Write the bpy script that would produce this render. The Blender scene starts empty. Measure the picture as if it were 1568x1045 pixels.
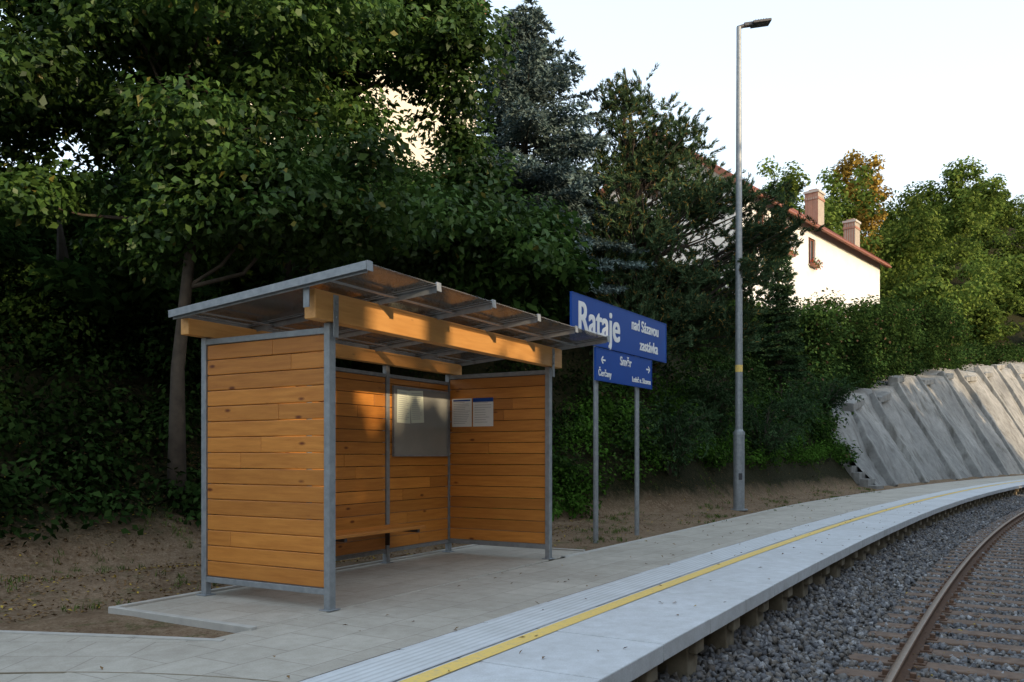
import bpy, math, numpy as np
from mathutils import Vector, Matrix
rng=np.random.default_rng(7)
rad=math.radians
scene=bpy.context.scene
COL=scene.collection
# ------------------------------------------------------------------ camera / light
H=1.25
cam=bpy.data.cameras.new("camera"); co=bpy.data.objects.new("camera",cam); COL.objects.link(co)
co.location=(0,0,H); co.rotation_euler=(rad(90),0,0)
cam.sensor_width=36; cam.lens=29.2; cam.shift_y=0.112; cam.clip_end=2000; cam.clip_start=0.05
scene.camera=co
scene.view_settings.view_transform='Standard'
try: scene.view_settings.look='None'
except Exception: pass
scene.view_settings.exposure=0
SUN_EL=13; SUN_ROT=135
sd_=Vector((math.sin(rad(SUN_ROT))*math.cos(rad(SUN_EL)),math.cos(rad(SUN_ROT))*math.cos(rad(SUN_EL)),math.sin(rad(SUN_EL))))
w=bpy.data.worlds.new("World"); scene.world=w; w.use_nodes=True
nt=w.node_tree; bg=nt.nodes['Background']; sky=nt.nodes.new('ShaderNodeTexSky')
sky.sky_type='NISHITA'; sky.sun_disc=False; sky.sun_elevation=rad(SUN_EL); sky.sun_rotation=rad(SUN_ROT)
sky.air_density=1.0; sky.dust_density=2.5; sky.ozone_density=1.0
# bright thin high haze added over the clear sky, whiter towards the horizon
tc=nt.nodes.new('ShaderNodeTexCoord'); sx=nt.nodes.new('ShaderNodeSeparateXYZ'); nt.links.new(tc.outputs['Generated'],sx.inputs[0])
rp=nt.nodes.new('ShaderNodeValToRGB'); nt.links.new(sx.outputs[2],rp.inputs[0])
rp.color_ramp.elements[0].position=0.08; rp.color_ramp.elements[0].color=(0.88,0.90,0.87,1)
rp.color_ramp.elements[1].position=0.50; rp.color_ramp.elements[1].color=(0.68,0.81,0.95,1)
sc=nt.nodes.new('ShaderNodeVectorMath'); sc.operation='SCALE'; sc.inputs['Scale'].default_value=7.5; nt.links.new(rp.outputs[0],sc.inputs[0])
ad=nt.nodes.new('ShaderNodeVectorMath'); ad.operation='ADD'; nt.links.new(sky.outputs[0],ad.inputs[0]); nt.links.new(sc.outputs[0],ad.inputs[1])
nt.links.new(ad.outputs[0],bg.inputs[0]); bg.inputs[1].default_value=0.15
sl=bpy.data.lights.new("sun","SUN"); sl.energy=4.2; sl.angle=rad(0.6); sl.color=(1.0,0.76,0.48)
so=bpy.data.objects.new("sun",sl); COL.objects.link(so); so.rotation_euler=(-sd_).to_track_quat('-Z','Y').to_euler()

# ------------------------------------------------------------------ mesh helpers
def link(o,parent=None):
    COL.objects.link(o)
    if parent is not None: o.parent=parent
    return o
def empty(name,loc=(0,0,0),rz=0):
    e=bpy.data.objects.new(name,None); e.location=loc; e.rotation_euler=(0,0,rz); COL.objects.link(e); return e
def npmesh(name,V,F,mats,parent=None,smooth=False,uv=None,mi=None):
    V=np.asarray(V,dtype=np.float32); F=np.asarray(F,dtype=np.int32)
    me=bpy.data.meshes.new(name); k=F.shape[1]
    me.vertices.add(len(V)); me.vertices.foreach_set('co',V.ravel())
    me.loops.add(F.size); me.loops.foreach_set('vertex_index',F.ravel())
    me.polygons.add(len(F)); me.polygons.foreach_set('loop_start',np.arange(0,F.size,k,dtype=np.int32))
    try: me.polygons.foreach_set('loop_total',np.full(len(F),k,dtype=np.int32))
    except Exception: pass
    if mi is not None: me.polygons.foreach_set('material_index',np.asarray(mi,dtype=np.int32))
    me.update(calc_edges=True)
    if smooth: me.polygons.foreach_set('use_smooth',np.ones(len(F),dtype=bool))
    if uv is not None:
        l=me.uv_layers.new(name='UVMap'); l.data.foreach_set('uv',np.asarray(uv,dtype=np.float32)[F.ravel()].ravel())
    for m in (mats if isinstance(mats,(list,tuple)) else [mats]): me.materials.append(m)
    me.validate()
    o=bpy.data.objects.new(name,me); return link(o,parent)
class MB:
    def __init__(s): s.v=[]; s.f=[]; s.m=[]
    def add(s,vs,fs,m=0):
        b=len(s.v); s.v+= [tuple(v) for v in vs]; s.f+=[tuple(b+i for i in f) for f in fs]; s.m+=[m]*len(fs)
    def box(s,x0,x1,y0,y1,z0,z1,m=0,M=None):
        vs=[Vector(p) for p in ((x0,y0,z0),(x1,y0,z0),(x1,y1,z0),(x0,y1,z0),(x0,y0,z1),(x1,y0,z1),(x1,y1,z1),(x0,y1,z1))]
        if M is not None: vs=[M@v for v in vs]
        s.add(vs,[(0,3,2,1),(4,5,6,7),(0,1,5,4),(1,2,6,5),(2,3,7,6),(3,0,4,7)],m)
    def tube(s,pts,rs,n=8,m=0,cap=True):
        pts=[Vector(p) for p in pts]; b=len(s.v); up=Vector((0.13,0.2,1)).normalized()
        for i,p in enumerate(pts):
            d=(pts[min(i+1,len(pts)-1)]-pts[max(i-1,0)]).normalized()
            a=d.cross(up)
            if a.length<0.05: a=d.cross(Vector((1,0,0)))
            a.normalize(); c=d.cross(a)
            if i>0:
                a0=pa-d*pa.dot(d)
                if a0.length>1e-4: a=a0.normalized(); c=d.cross(a)
            pa=a
            for k in range(n):
                t=2*math.pi*k/n; s.v.append(tuple(p+(a*math.cos(t)+c*math.sin(t))*rs[i]))
        for i in range(len(pts)-1):
            for k in range(n):
                s.f.append((b+i*n+k,b+i*n+(k+1)%n,b+(i+1)*n+(k+1)%n,b+(i+1)*n+k)); s.m.append(m)
        if cap:
            s.f.append(tuple(b+k for k in range(n-1,-1,-1))); s.m.append(m)
            s.f.append(tuple(b+(len(pts)-1)*n+k for k in range(n))); s.m.append(m)
    def obj(s,name,mats,parent=None,bevel=0,smooth=False):
        me=bpy.data.meshes.new(name); me.from_pydata(s.v,[],s.f)
        for m in (mats if isinstance(mats,(list,tuple)) else [mats]): me.materials.append(m)
        me.polygons.foreach_set('material_index',s.m)
        if smooth: me.polygons.foreach_set('use_smooth',[True]*len(s.f))
        me.update(); o=bpy.data.objects.new(name,me); link(o,parent)
        if bevel:
            b=o.modifiers.new('bev','BEVEL'); b.width=bevel; b.segments=2; b.limit_method='ANGLE'; b.angle_limit=rad(40)
        return o
# ------------------------------------------------------------------ materials
def newmat(name):
    m=bpy.data.materials.new(name); m.use_nodes=True; nt=m.node_tree
    return m,nt,nt.nodes['Principled BSDF'],nt.nodes['Material Output']
def N(nt,t,**kw):
    n=nt.nodes.new(t)
    for k,v in kw.items(): setattr(n,k,v)
    return n
def mixc(nt,fac,a,b,blend='MIX'):
    n=nt.nodes.new('ShaderNodeMix'); n.data_type='RGBA'; n.blend_type=blend
    for sock,val in ((n.inputs[0],fac),(n.inputs[6],a),(n.inputs[7],b)):
        if isinstance(val,bpy.types.NodeSocket): nt.links.new(val,sock)
        elif isinstance(val,(tuple,list)): sock.default_value=(*val,1)
        else: sock.default_value=val
    return n.outputs[2]
def ramp(nt,inp,p0,p1,c0=(0,0,0),c1=(1,1,1)):
    r=nt.nodes.new('ShaderNodeValToRGB'); r.color_ramp.elements[0].position=p0; r.color_ramp.elements[1].position=p1
    r.color_ramp.elements[0].color=(*c0,1); r.color_ramp.elements[1].color=(*c1,1)
    nt.links.new(inp,r.inputs[0]); return r.outputs[0]
def noise(nt,vec,scale,detail=4,rough=0.6):
    n=nt.nodes.new('ShaderNodeTexNoise'); n.inputs['Scale'].default_value=scale; n.inputs['Detail'].default_value=detail; n.inputs['Roughness'].default_value=rough
    if vec is not None: nt.links.new(vec,n.inputs['Vector'])
    return n.outputs['Fac']
def bump(nt,b,h,strength,dist=0.01):
    n=nt.nodes.new('ShaderNodeBump'); n.inputs['Strength'].default_value=strength; n.inputs['Distance'].default_value=dist
    nt.links.new(h,n.inputs['Height']); nt.links.new(n.outputs[0],b.inputs['Normal']); return n
def coords(nt,kind='Object',scale=(1,1,1)):
    t=nt.nodes.new('ShaderNodeTexCoord'); mp=nt.nodes.new('ShaderNodeMapping'); mp.inputs['Scale'].default_value=scale
    nt.links.new(t.outputs[kind],mp.inputs[0]); return mp.outputs[0]
def simple(name,c1,c2,scale=5,rough=0.7,metal=0,bs=0.2,bscale=60,spec=0.5):
    m,nt,b,o=newmat(name); v=coords(nt)
    f=ramp(nt,noise(nt,v,scale),0.3,0.7); col=mixc(nt,f,c1,c2); nt.links.new(col,b.inputs['Base Color'])
    b.inputs['Roughness'].default_value=rough; b.inputs['Metallic'].default_value=metal; b.inputs['Specular IOR Level'].default_value=spec
    if bs: bump(nt,b,noise(nt,v,bscale,5),bs,0.005)
    return m
def foliage(name,c1,c2,dark=0.35,nscale=0.7,trans=0.3,accent=None,afrac=0.03,gloss=0.0):
    m,nt,b,o=newmat(name); nt.nodes.remove(b); g=N(nt,'ShaderNodeNewGeometry')
    r=g.outputs['Random Per Island']; v=coords(nt)
    c=mixc(nt,r,c1,c2)
    n=ramp(nt,noise(nt,v,nscale,2),0.35,0.65,(dark,dark,dark),(1,1,1))
    c=mixc(nt,1.0,c,n,'MULTIPLY')
    if accent:
        mth=N(nt,'ShaderNodeMath',operation='MULTIPLY'); mth.inputs[1].default_value=37.37; nt.links.new(r,mth.inputs[0])
        fr=N(nt,'ShaderNodeMath',operation='FRACT'); nt.links.new(mth.outputs[0],fr.inputs[0])
        lt=N(nt,'ShaderNodeMath',operation='LESS_THAN'); lt.inputs[1].default_value=afrac; nt.links.new(fr.outputs[0],lt.inputs[0])
        c=mixc(nt,lt.outputs[0],c,accent)
    d=N(nt,'ShaderNodeBsdfDiffuse'); nt.links.new(c,d.inputs[0]); out=d.outputs[0]
    if trans:
        t=N(nt,'ShaderNodeBsdfTranslucent'); nt.links.new(c,t.inputs[0])
        mx=N(nt,'ShaderNodeMixShader'); mx.inputs[0].default_value=trans
        nt.links.new(out,mx.inputs[1]); nt.links.new(t.outputs[0],mx.inputs[2]); out=mx.outputs[0]
    if gloss:
        t=N(nt,'ShaderNodeBsdfGlossy'); t.inputs['Roughness'].default_value=0.45; t.inputs[0].default_value=(0.9,0.95,1,1)
        mx=N(nt,'ShaderNodeMixShader'); mx.inputs[0].default_value=gloss
        nt.links.new(out,mx.inputs[1]); nt.links.new(t.outputs[0],mx.inputs[2]); out=mx.outputs[0]
    nt.links.new(out,o.inputs[0])
    return m
def wood(name,c1,c2,axis='x',knots=True):
    m,nt,b,o=newmat(name)
    sc={'x':(1.2,14,14),'y':(14,1.2,14)}[axis]
    g=N(nt,'ShaderNodeNewGeometry'); r=g.outputs['Random Per Island']
    tc=N(nt,'ShaderNodeTexCoord'); mp=N(nt,'ShaderNodeMapping'); mp.inputs['Scale'].default_value=sc
    sc2=N(nt,'ShaderNodeVectorMath',operation='SCALE'); sc2.inputs[0].default_value=(7,5,9); nt.links.new(r,sc2.inputs['Scale'])
    nt.links.new(sc2.outputs[0],mp.inputs['Location']); nt.links.new(tc.outputs['Object'],mp.inputs[0])
    f1=noise(nt,mp.outputs[0],2.2,6,0.65)
    c=mixc(nt,ramp(nt,f1,0.3,0.72),c1,c2)
    br=ramp(nt,r,0,1,(0.78,0.75,0.71),(1.13,1.11,1.05)); c=mixc(nt,1.0,c,br,'MULTIPLY')
    if knots:
        mp2=N(nt,'ShaderNodeMapping'); mp2.inputs['Scale'].default_value={'x':(2.4,6,6),'y':(6,2.4,6)}[axis]
        nt.links.new(sc2.outputs[0],mp2.inputs['Location']); nt.links.new(tc.outputs['Object'],mp2.inputs[0])
        vo=N(nt,'ShaderNodeTexVoronoi'); vo.inputs['Scale'].default_value=1.0; nt.links.new(mp2.outputs[0],vo.inputs['Vector'])
        k=ramp(nt,vo.outputs['Distance'],0.05,0.12,(0.28,0.16,0.10),(1,1,1)); c=mixc(nt,1.0,c,k,'MULTIPLY')
    nt.links.new(c,b.inputs['Base Color']); b.inputs['Roughness'].default_value=0.5
    bump(nt,b,f1,0.15,0.003); return m
M_woodx=wood('wood_planks_x',(0.45,0.165,0.026),(0.62,0.265,0.05),'x')
M_woody=wood('wood_planks_y',(0.43,0.155,0.025),(0.60,0.25,0.048),'y')
M_beam=wood('wood_beam',(0.58,0.28,0.08),(0.72,0.39,0.13),'x',True)
M_steel=simple('galvanised_steel',(0.21,0.23,0.245),(0.31,0.33,0.345),14,0.5,0.35,0.08,120)
M_dark=simple('dark_metal',(0.05,0.05,0.055),(0.08,0.08,0.085),10,0.5,0.4,0)
def paving(name,c1,c2,bw,bh,mortar,ms=0.008,off=0.5,bstr=0.25,kind='UV',stain=0.75):
    m,nt,b,o=newmat(name); v=coords(nt,kind)
    br=N(nt,'ShaderNodeTexBrick'); nt.links.new(v,br.inputs['Vector']); br.offset=off
    br.inputs['Color1'].default_value=(*c1,1); br.inputs['Color2'].default_value=(*c2,1); br.inputs['Mortar'].default_value=(*mortar,1)
    br.inputs['Scale'].default_value=1; br.inputs['Brick Width'].default_value=bw; br.inputs['Row Height'].default_value=bh; br.inputs['Mortar Size'].default_value=ms; br.inputs['Bias'].default_value=0
    s=ramp(nt,noise(nt,v,0.8,6,0.7),0.3,0.7,(stain,stain*0.985,stain*0.96),(1,1,1)); c=mixc(nt,1.0,br.outputs[0],s,'MULTIPLY')
    s3=ramp(nt,noise(nt,v,7,5,0.7),0.35,0.7,(0.86,0.85,0.83),(1.04,1.04,1.04)); c=mixc(nt,1.0,c,s3,'MULTIPLY')
    sp=ramp(nt,noise(nt,v,90,3,0.7),0.3,0.7,(0.86,0.86,0.86),(1.06,1.06,1.06)); c=mixc(nt,1.0,c,sp,'MULTIPLY')
    nt.links.new(c,b.inputs['Base Color']); b.inputs['Roughness'].default_value=0.85
    bump(nt,b,noise(nt,v,120,4),bstr,0.003); return m
M_slab=paving('concrete_edge_slab',(0.60,0.62,0.645),(0.66,0.68,0.705),50,50,(0.3,0.3,0.3),0.0,0.5,0.2,'Object',0.82)
M_pave=paving('paving_blocks',(0.46,0.425,0.365),(0.52,0.485,0.42),0.4,0.4,(0.34,0.31,0.265),0.005,0.5)
M_pad=paving('paving_pad',(0.46,0.425,0.365),(0.52,0.485,0.42),0.4,0.4,(0.34,0.31,0.265),0.005,0.5,0.25,'Object')
M_kerb=simple('kerb_concrete',(0.36,0.345,0.315),(0.45,0.43,0.39),8,0.9,0,0.3,90)
M_conc=simple('rough_concrete',(0.17,0.14,0.095),(0.28,0.24,0.175),6,0.95,0,0.5,40)
def yel():
    m,nt,b,o=newmat('yellow_paint'); v=coords(nt); n=noise(nt,v,22,6,0.75)
    c=mixc(nt,ramp(nt,n,0.3,0.5),(0.50,0.40,0.22),(0.76,0.53,0.14)); nt.links.new(c,b.inputs['Base Color']); b.inputs['Roughness'].default_value=0.75
    bump(nt,b,noise(nt,v,90,4),0.2,0.003); return m
M_yellow=yel()
def shot():
    m,nt,b,o=newmat('shotcrete'); v=coords(nt); n1=noise(nt,v,0.35,6,0.7); n2=noise(nt,v,3,7,0.75)
    c=mixc(nt,ramp(nt,n1,0.35,0.65),(0.17,0.17,0.165),(0.32,0.315,0.30)); c=mixc(nt,1.0,c,ramp(nt,n2,0.3,0.7,(0.74,0.73,0.72),(1.12,1.12,1.1)),'MULTIPLY')
    mp=coords(nt,'Object',(1.6,1.6,0.10)); st=ramp(nt,noise(nt,mp,1.4,4),0.5,0.7,(1,1,1),(0.55,0.53,0.49)); c=mixc(nt,1.0,c,st,'MULTIPLY')
    nt.links.new(c,b.inputs['Base Color']); b.inputs['Roughness'].default_value=0.95; bump(nt,b,n2,0.6,0.05); return m
M_shot=shot()
def tactile():
    m,nt,b,o=newmat('tactile_paving'); v=coords(nt,'UV')
    b.inputs['Roughness'].default_value=0.85
    wv=N(nt,'ShaderNodeTexWave'); wv.bands_direction='Y'; wv.inputs['Scale'].default_value=5.5; nt.links.new(v,wv.inputs['Vector'])
    c=ramp(nt,wv.outputs['Fac'],0.1,0.5,(0.49,0.50,0.51),(0.60,0.62,0.63)); s=ramp(nt,noise(nt,v,3,6,0.7),0.3,0.7,(0.82,0.81,0.79),(1,1,1)); c=mixc(nt,1.0,c,s,'MULTIPLY')
    nt.links.new(c,b.inputs['Base Color'])
    bump(nt,b,wv.outputs['Fac'],0.5,0.005); return m
M_tact=tactile()
def dirtmat():
    m,nt,b,o=newmat('dirt_ground'); g=N(nt,'ShaderNodeNewGeometry'); v=g.outputs['Position']
    n1=noise(nt,v,1.1,7,0.7); n2=noise(nt,v,14,6,0.75)
    c=mixc(nt,ramp(nt,n1,0.35,0.65),(0.12,0.078,0.046),(0.25,0.175,0.112))
    c=mixc(nt,ramp(nt,n2,0.45,0.75),c,(0.32,0.245,0.17))
    c=mixc(nt,ramp(nt,noise(nt,v,45,4,0.7),0.5,0.7),c,(0.08,0.048,0.028))
    gr=N(nt,'ShaderNodeMath',operation='MULTIPLY'); nt.links.new(ramp(nt,noise(nt,v,2.3,5,0.7),0.56,0.64),gr.inputs[0]); nt.links.new(ramp(nt,noise(nt,v,30,3,0.7),0.4,0.6),gr.inputs[1])
    c=mixc(nt,gr.outputs[0],c,(0.075,0.085,0.03))
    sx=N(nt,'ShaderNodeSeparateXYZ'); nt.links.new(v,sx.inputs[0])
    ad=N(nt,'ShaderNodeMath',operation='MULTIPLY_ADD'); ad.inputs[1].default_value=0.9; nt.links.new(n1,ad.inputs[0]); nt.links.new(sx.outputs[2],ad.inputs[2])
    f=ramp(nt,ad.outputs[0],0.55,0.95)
    fl=mixc(nt,ramp(nt,n2,0.4,0.62),(0.010,0.014,0.006),(0.035,0.030,0.014))  # slope forest floor; canopy shade painted into its very dark tones
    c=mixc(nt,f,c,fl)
    nt.links.new(c,b.inputs['Base Color']); b.inputs['Roughness'].default_value=1; b.inputs['Specular IOR Level'].default_value=0.1
    bump(nt,b,n2,0.8,0.04); return m
M_dirt=dirtmat()
M_ballastbase=simple('ballast_base',(0.05,0.048,0.045),(0.11,0.10,0.095),25,1,0,1,30)
def stonemat():
    m,nt,b,o=newmat('ballast_stone'); g=N(nt,'ShaderNodeNewGeometry'); r=g.outputs['Random Per Island']
    rr=nt.nodes.new('ShaderNodeValToRGB'); nt.links.new(r,rr.inputs[0]); e=rr.color_ramp.elements
    e[0].color=(0.10,0.10,0.11,1); e[1].color=(0.38,0.38,0.39,1)
    x=e.new(0.35); x.color=(0.18,0.18,0.19,1); x=e.new(0.6); x.color=(0.20,0.175,0.15,1); x=e.new(0.75); x.color=(0.13,0.11,0.095,1)
    v=coords(nt); c=mixc(nt,1.0,rr.outputs[0],ramp(nt,noise(nt,v,50,3),0.3,0.7,(0.75,0.74,0.72),(1.1,1.1,1.1)),'MULTIPLY')
    nt.links.new(c,b.inputs['Base Color']); b.inputs['Roughness'].default_value=0.85; return m
M_stone=stonemat()
M_sleeper=simple('sleeper_wood',(0.11,0.07,0.05),(0.20,0.135,0.095),9,0.9,0,0.5,40)
M_rust=simple('rail_rust',(0.10,0.055,0.035),(0.18,0.10,0.06),20,0.75,0.2,0.2,60)
M_railtop=simple('rail_top',(0.16,0.11,0.08),(0.24,0.18,0.14),20,0.4,0.6,0)
M_bark=simple('bark',(0.035,0.027,0.02),(0.075,0.06,0.045),6,0.95,0,0.8,25)
M_white=simple('house_plaster',(0.60,0.61,0.61),(0.70,0.71,0.71),1.2,0.9,0,0.15,30)
M_cream=simple('cream_plaster',(0.68,0.62,0.50),(0.75,0.69,0.57),1.2,0.9,0,0.15,30)
M_roof=paving('roof_tiles',(0.22,0.06,0.04),(0.29,0.09,0.055),0.25,0.35,(0.12,0.04,0.03),0.02,0.5,0.5,'Object')
M_brickc=paving('chimney_brick',(0.34,0.15,0.10),(0.42,0.2,0.13),0.25,0.08,(0.4,0.35,0.3),0.012,0.5,0.3,'Object')
M_glassd=simple('window_glass',(0.03,0.035,0.04),(0.05,0.055,0.06),2,0.08,0,0)
M_frame=simple('window_frame',(0.20,0.07,0.04),(0.25,0.09,0.05),5,0.5,0,0)
M_blue=simple('sign_blue',(0.004,0.052,0.27),(0.006,0.060,0.30),2,0.45,0,0,60,0.2)
M_signw=simple('sign_white',(0.80,0.80,0.80),(0.82,0.82,0.82),2,0.45,0,0)
M_paper=simple('paper',(0.74,0.75,0.74),(0.78,0.79,0.78),2,0.6,0,0)
M_paper2=simple('paper_tinted',(0.66,0.72,0.60),(0.70,0.76,0.64),2,0.6,0,0)
M_ink=simple('ink',(0.30,0.31,0.33),(0.35,0.36,0.38),2,0.6,0,0)
M_board=simple('notice_board_panel',(0.24,0.25,0.235),(0.29,0.30,0.28),2,0.12,0,0)
def glassroof():
    m,nt,b,o=newmat('roof_polycarbonate'); t=N(nt,'ShaderNodeBsdfTransparent'); t.inputs[0].default_value=(0.66,0.62,0.58,1)
    b.inputs['Base Color'].default_value=(0.28,0.26,0.24,1); b.inputs['Roughness'].default_value=0.12
    mx=N(nt,'ShaderNodeMixShader'); mx.inputs[0].default_value=0.35
    nt.links.new(t.outputs[0],mx.inputs[1]); nt.links.new(b.outputs[0],mx.inputs[2]); nt.links.new(mx.outputs[0],o.inputs[0]); return m
M_rglass=glassroof()

# ------------------------------------------------------------------ track-aligned coordinates
R=260.0; TH0=59.5
P0=np.array([0.5,4.65]); Cc=P0+R*np.array([math.sin(rad(TH0)),-math.cos(rad(TH0))]); A0=rad(90+TH0)
def E(s,d):
    a=A0-np.asarray(s)/R; return np.stack([Cc[0]+(R+d)*np.cos(a),Cc[1]+(R+d)*np.sin(a)],-1)
def SD(x,y):
    vx=np.asarray(x)-Cc[0]; vy=np.asarray(y)-Cc[1]; return R*(A0-np.arctan2(vy,vx)), np.hypot(vx,vy)-R
def ss(a,b,x):
    t=np.clip((np.asarray(x,dtype=float)-a)/(b-a),0,1); return t*t*(3-2*t)
def bal(d): return 0.27*ss(-0.75,0.15,d)
def ZT(s,d):
    s=np.asarray(s,dtype=float); d=np.asarray(d,dtype=float); s,d=np.broadcast_arrays(s,d)
    k=ss(6,15,s); d0=7.2*(1-k)+4.3*k; sl=0.6*(1-k)+1.45*k; T=9.5*(1-k)+11.0*k
    h=sl*np.maximum(0,d-d0); z=T*np.tanh(h/T)
    z=z+0.12*ss(3.3,4.3,d)*k-0.035
    x=E(s,d)[...,0]
    z=z+ss(30,75,x)*ss(8,40,d)*27
    z=z+ss(3.4,6,d)*(0.05*np.sin(s*1.7+d*2.1)+0.04*np.sin(d*3.7-s*0.9))
    z=np.where(d<0.45,-0.735+bal(d),z)
    z=np.where(d<-9,-0.72+(-9-d)*0.12,z)
    return z
def zxy(x,y):
    s,d=SD(x,y); return float(ZT(s,d))
S=np.concatenate([np.arange(-60,-10,4),np.arange(-10,45,0.5),np.arange(45,120,2.5),np.arange(120,420,15)])
D=np.concatenate([[-180,-100,-60,-40,-25,-15,-9,-6,-3,-1,-0.75,-0.6,-0.45,-0.3,-0.15,0,0.15,0.3,0.44,0.46,1,2,3],np.arange(3.4,16,0.3),np.arange(16,60,2.2),[70,90,120,160,220,300,420]])
SS,DD=np.meshgrid(S,D,indexing='ij'); XY=E(SS,DD); Z=ZT(SS,DD)
V=np.concatenate([XY,Z[...,None]],-1).reshape(-1,3); nS,nD=len(S),len(D)
idx=np.arange(nS*nD).reshape(nS,nD)
F=np.stack([idx[:-1,:-1],idx[:-1,1:],idx[1:,1:],idx[1:,:-1]],-1).reshape(-1,4)[:,::-1]
dm=np.repeat(((D[:-1]+D[1:])/2)[None],nS-1,0).ravel()
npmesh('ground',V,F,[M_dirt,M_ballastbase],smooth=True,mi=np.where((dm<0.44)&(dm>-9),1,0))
# ------------------------------------------------------------------ platform
def strip(name,d0,d1,z,s0,s1,ds,mat,parent,thick=0):
    s=np.arange(s0,s1+1e-6,ds)
    d0=d0(s) if callable(d0) else np.full(len(s),d0); d1=d1(s) if callable(d1) else np.full(len(s),d1)
    a=np.concatenate([E(s,d0),np.full((len(s),1),z)],1); b=np.concatenate([E(s,d1),np.full((len(s),1),z)],1)
    n=len(s); V=np.concatenate([a,b]); i=np.arange(n-1); F=np.stack([i,i+1,i+1+n,i+n],1)
    uv=np.concatenate([np.stack([s,d0],1),np.stack([s,d1],1)])
    if thick:
        V2=V.copy(); V2[:,2]-=thick; V=np.concatenate([V,V2]); uv=np.concatenate([uv,uv])
        F=np.concatenate([F,np.stack([i+3*n,i+n,i+1+n,i+1+3*n],1)[:,::-1],np.stack([i,i+2*n,i+1+2*n,i+1],1)])
    return npmesh(name,V,F,mat,parent,uv=uv)
plat=empty('railway_platform')
mb=MB()
for s0 in np.arange(-6,100,1.0):
    g=0.006; z0=rng.normal(0,0.0015)
    a=[E(s0+g,0.0),E(s0+1-g,0.0),E(s0+1-g,1.43),E(s0+g,1.43)]
    vs=[(p[0],p[1],z0-0.12) for p in a]+[(p[0],p[1],z0) for p in a]
    mb.add(vs,[(0,3,2,1),(4,5,6,7),(0,1,5,4),(1,2,6,5),(2,3,7,6),(3,0,4,7)])
mb.obj('edge_slabs',M_slab,plat,bevel=0.008)
wp=lambda s:2.72+0.45*ss(6,20,s)
strip('paving',1.43,wp,-0.001,-8,110,0.5,M_pave,plat)
strip('back_kerb',wp,lambda s:wp(s)+0.06,0.012,4.8,110,0.5,M_kerb,plat,thick=0.1)
strip('yellow_line',0.80,0.93,0.006,-6,110,0.5,M_yellow,plat)
strip('tactile_band',0.96,1.36,0.0065,-6,110,0.5,M_tact,plat)
mb=MB()
for s0 in np.arange(-5,90,1.0):
    M=Matrix.Translation((*E(s0,0.0),0))@Matrix.Rotation(rad(TH0)-s0/R,4,'Z')
    mb.box(-0.12,0.12,0.14,0.44,-0.8,-0.125,0,M); mb.box(-0.10,0.10,0.08,0.14,-0.27,-0.125,0,M)
mb.obj('support_blocks',M_conc,plat,bevel=0.01)
path=empty('pavement')
pts=[(-1.0,4.6),(-1.55,5.5),(-1.95,5.62),(-2.6,5.74),(-3.63,5.9),(-5,6.02),(-8,6.1),(-14,6.0),(-14,1.0),(-3,0.5)]
me=MB(); me.add([(x,y,-0.006) for x,y in pts],[tuple(range(len(pts)))[::-1]]); me.obj('path_surface',M_pad,path)
mb=MB()
for (x0,y0),(x1,y1) in zip(pts[2:7],pts[3:8]):
    v=Vector((x1-x0,y1-y0,0)); a=math.atan2(v.y,v.x); M=Matrix.Translation((x0,y0,0))@Matrix.Rotation(a,4,'Z'); mb.box(0,v.length-0.004,-0.03,0.03,-0.1,0.004,0,M)
mb.obj('path_kerb',M_kerb,path)
arc=[(-0.35+3.9*math.cos(t)-2.2,0.9+3.9*math.sin(t)) for t in np.linspace(rad(20),rad(130),40)]
mb=MB()
for (x0,y0),(x1,y1) in zip(arc[:-1],arc[1:]):
    v=Vector((x1-x0,y1-y0,0)); M=Matrix.Translation((x0,y0,0))@Matrix.Rotation(math.atan2(v.y,v.x),4,'Z'); mb.box(0,v.length,-0.006,0.006,-0.005,0.0015,0,M)
mb.obj('path_joint',M_conc,path)
# ------------------------------------------------------------------ track
def sweep(name,prof,d,s0,s1,ds,mat,parent,mi=None):
    s=np.arange(s0,s1,ds); n=len(prof); V=[]
    for (pd,pz) in prof:
        V.append(np.concatenate([E(s,d+pd),np.full((len(s),1),pz)],1))
    V=np.stack(V,1).reshape(-1,3); F=[];m=[]
    for i in range(len(s)-1):
        for k in range(n): F.append((i*n+k,i*n+(k+1)%n,(i+1)*n+(k+1)%n,(i+1)*n+k)); m.append(mi[k] if mi else 0)
    return npmesh(name,V,np.array(F),mat,parent,mi=m)
trk=empty('railway_track')
rpf=[(-0.06,-0.70),(0.06,-0.70),(0.06,-0.69),(0.012,-0.665),(0.010,-0.60),(0.034,-0.585),(0.036,-0.558),(0.028,-0.55),(-0.028,-0.55),(-0.036,-0.558),(-0.034,-0.585),(-0.010,-0.60),(-0.012,-0.665),(-0.06,-0.69)]
mi=[0]*14; mi[7]=1
for d in (-1.13,-2.63): sweep('rail_near' if d>-2 else 'rail_far',rpf,d,-12,130,0.5,[M_rust,M_railtop],trk,mi)
mb=MB(); mc=MB()
for s0 in np.arange(-8,110,0.62):
    M=Matrix.Translation((*E(s0,-1.88),0))@Matrix.Rotation(rad(TH0)-s0/R+rng.normal(0,0.01),4,'Z')
    mb.box(-0.125,0.125,-1.28,1.28,-0.86,-0.70,0,M)
    for y in (0.75,-0.75):
        mc.box(-0.08,0.08,y-0.16,y+0.16,-0.698,-0.686,0,M)
        for q in (-0.11,0.11): mc.box(-0.03,0.03,y+q-0.025,y+q+0.025,-0.69,-0.645,0,M)
mb.obj('sleepers',M_sleeper,trk,bevel=0.012); mc.obj('rail_fastenings',M_rust,trk)
cube=np.array([[-1,-1,-1],[1,-1,-1],[1,1,-1],[-1,1,-1],[-1,-1,1],[1,-1,1],[1,1,1],[-1,1,1]],float)
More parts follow.
